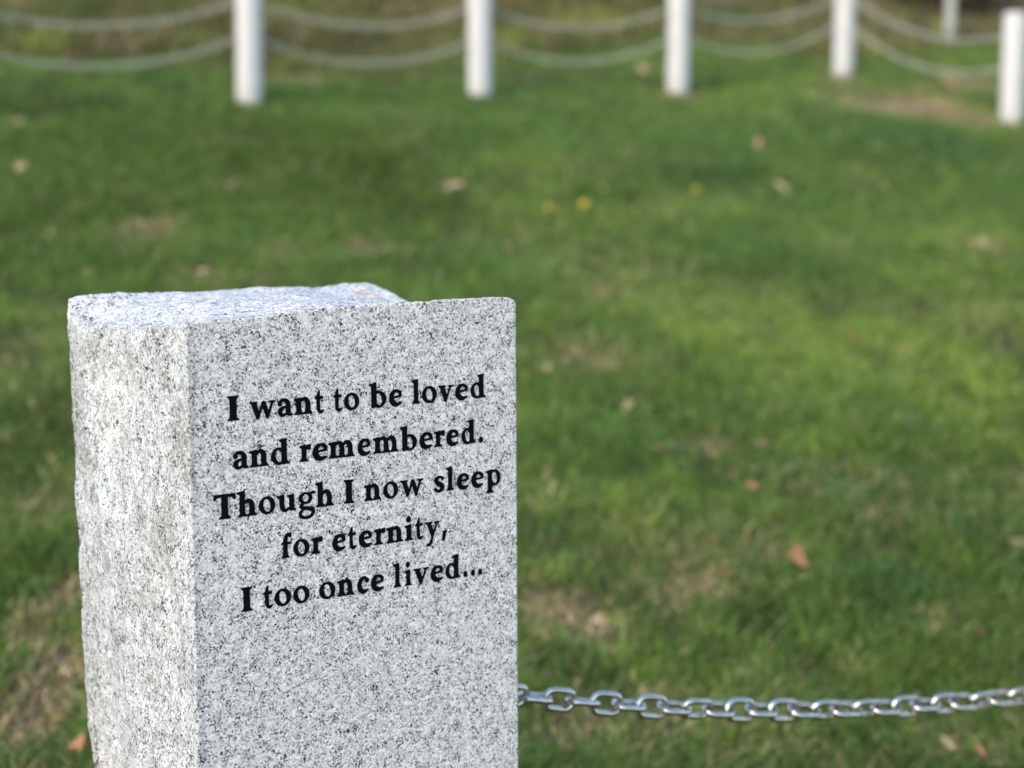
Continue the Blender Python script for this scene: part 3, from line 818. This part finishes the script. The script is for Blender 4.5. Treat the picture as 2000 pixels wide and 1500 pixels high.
def leaf_mat(name, c):
    t = simple(name, c, .7, 0, .25); tc = t.new("ShaderNodeTexCoord").outputs["Object"]
    n = noise_tex(t, tc, 3.0, 4, .6)
    t.l(t.mix(t.ramp(n, [(.35, 0.0), (.7, .6)]), c, tuple(q * .55 for q in c)), t.b.inputs["Base Color"])
    return t.m
LM = {k: leaf_mat("dead_leaf_" + k, c) for k, c in {"tan": (.40, .30, .17), "orange": (.38, .19, .09), "rust": (.22, .075, .04), "pink": (.46, .21, .17), "brown": (.22, .14, .085), "pale": (.48, .44, .34)}.items()}
LEAVES = [
 (887, 372, "tan", 44, "tan fallen leaf on the lawn below the second white post"),
 (1480, 302, "pink", 26, "dull pinkish tan leaf on the upper right lawn"),
 (1527, 377, "tan", 36, "tan leaf on the upper right lawn, just below the dull pinkish one"),
 (1255, 141, "tan", 32, "tan leaf left of the third white post's foot"),
 (1850, 178, "pink", 46, "bright pink leaf on the bare soil near the right white post"),
 (40, 340, "tan", 30, "tan leaf near the left edge, level with the middle of the upper lawn"),
 (40, 246, "tan", 28, "tan leaf at the left edge, uppermost on that side"),
 (170, 545, "tan", 24, "tan leaf just above the stone's top left corner"),
 (398, 546, "tan", 30, "tan leaf right behind the stone's top edge"),
 (450, 372, "brown", 24, "brown leaf on the lawn above the stone's left half"),
 (1660, 668, "orange", 26, "small orange leaf in the bright middle of the lawn"),
 (1765, 702, "brown", 24, "brown leaf beside the small orange one in the bright grass"),
 (1914, 482, "tan", 40, "tan leaf near the right edge, halfway up the lawn"),
 (1285, 881, "orange", 30, "orange leaf at the rim of the dry patch beside the stone"),
 (1490, 878, "brown", 30, "brown leaf in dark green grass, right of the dry patch"),
 (1470, 953, "orange", 32, "upright orange leaf in the dark green grass"),
 (1408, 1122, "rust", 34, "rust red leaf on the lower lawn"),
 (1556, 1104, "orange", 62, "large orange leaf, the biggest on the lower lawn"),
 (1992, 1066, "tan", 44, "tan leaf cut by the right edge"),
 (1824, 1236, "brown", 34, "brown leaf above the chain's right end"),
 (1916, 1250, "rust", 22, "small rust leaf above the chain's right end"),
 (1850, 1464, "tan", 46, "tan leaf below the chain near the bottom right corner"),
 (1912, 1476, "orange", 40, "light orange leaf at the bottom right corner"),
 (155, 1464, "orange", 46, "orange leaf left of the stone at the bottom edge"),
 (1226, 796, "tan", 36, "yellowish tan leaf to the right of the stone's verse"),
 (1070, 727, "tan", 26, "tan leaf close beside the stone's right edge"),
 (1165, 1222, "tan", 40, "tan curled leaf on the dry patch beside the stone, above the chain"),
 (1120, 541, "brown", 24, "faint brown leaf behind the stone's right corner"),
]
meshes = {}
for i, (px, py, colr, size, lab) in enumerate(LEAVES):
    x, y, z = at(px, py); x, y, z = at(px, py + .045 * 3400 / y); kind = ('oak', 'ovate', 'maple')[i % 3]
    me = leaf_mesh(kind, i); me.materials.append(LM[colr])
    s = size / 3400 * y / 2 * (.95 if size < 50 else 1.0)
    o = link_mesh("fallen_leaf", me, None, None, (x, y, z + .048 + .004 * (i % 3) + (.016 if py < 720 else 0) + (.03 if colr == 'pink' else 0)))
    o.scale = (s, s, s); o.rotation_euler = (Matrix.Rotation(math.radians(rr.uniform(18, 46)), 3, 'X') @ Matrix.Rotation(math.radians(rr.uniform(-22, 22)), 3, 'Y') @ Matrix.Rotation(rr.uniform(0, 6.28), 3, 'Z')).to_euler()
    tag(o, lab, "leaf", "fallen leaves on the lawn")

def weed(px, py, size, col, lab):
    x, y, z = at(px, py); s = size / 3400 * y / 2; V = []; F = []; r0 = random.Random(px)
    for k in range(9):
        a = k * 2.4 + r0.uniform(-.3, .3); L = s * r0.uniform(.8, 1.2); el = r0.uniform(.35, 1.0)
        d = Vector((math.cos(a) * math.cos(el), math.sin(a) * math.cos(el), math.sin(el))); e2 = Vector((-math.sin(a), math.cos(a), 0)); b = len(V)
        for t, w in ((.05, .04), (.4, .2), (.75, .24), (1, .03)):
            c = d * L * t - Vector((0, 0, L * .35 * t * t)); V += [c - e2 * w * L, c + e2 * w * L]
        for q in range(3): F.append((b + 2 * q, b + 2 * q + 1, b + 2 * q + 3, b + 2 * q + 2))
    me = mesh_py("broadleaf_weed", V, F, True)
    o = link_mesh("broadleaf_weed", me, leaf_mat("weed_leaf", col), None, (x, y, z + .03)); tag(o, lab, "weed", "broadleaf weeds in the lawn")
weed(1622, 990, 44, (.16, .27, .05), "light green broadleaf weed, tallest in the right lawn")
weed(1485, 1020, 34, (.18, .27, .03), "yellow green weed below the upright orange leaf")
weed(1310, 905, 66, (.13, .21, .09), "pale grey green weed next to the dry patch's orange leaf")
weed(1730, 830, 40, (.17, .25, .07), "pale green weed in the bright right lawn")
weed(6, 612, 34, (.20, .30, .06), "bright green weed at the left edge beside the stone's top")

def dandelion(px, py, size, lab):
    x, y, z = at(px, py); s = size / 3400 * y / 2
    root = empty("dandelion", (x, y, z), lab, "dandelion", "yellow dandelions in the lawn")
    V = []; F = []
    for ring, (R, h, n) in enumerate(((1, 0, 16), (.75, .25, 14), (.45, .42, 10))):
        for k in range(n):
            a = 2 * math.pi * (k + .5 * ring) / n; w = .16; b = len(V); d = Vector((math.cos(a), math.sin(a), 0)); e2 = Vector((-d.y, d.x, 0))
            V += [(d * .05 - e2 * .04 + Vector((0, 0, h))) * s, (d * .05 + e2 * .04 + Vector((0, 0, h))) * s, (d * R + e2 * w + Vector((0, 0, h + .15))) * s, (d * R - e2 * w + Vector((0, 0, h + .15))) * s]
            F.append((b, b + 1, b + 2, b + 3))
    f = link_mesh("flower_head", mesh_py("flower_head", V, F), YEL, root, (0, 0, .055)); f.rotation_euler = (.5, 0, 0)
    V = []; F = []
    for zz in (0, .033, .066):
        for k in range(5): V.append((.0022 * math.cos(k * 1.2566), .0022 * math.sin(k * 1.2566), zz))
    for q in range(2):
        for k in range(5): F.append((q * 5 + k, q * 5 + (k + 1) % 5, q * 5 + 5 + (k + 1) % 5, q * 5 + 5 + k))
    link_mesh("stalk", mesh_py("stalk", V, F), STALK, root)
YEL = simple("dandelion_petals", (.72, .52, .02), .6).m; STALK = simple("dandelion_stalk", (.12, .18, .05), .6).m
dandelion(1141, 424, 17, "yellow dandelion in the middle lawn, brightest of the three")
dandelion(1360, 396, 13, "yellow dandelion right of the brightest one, further up the slope")
dandelion(1072, 431, 13, "yellow dandelion left of the brightest one")
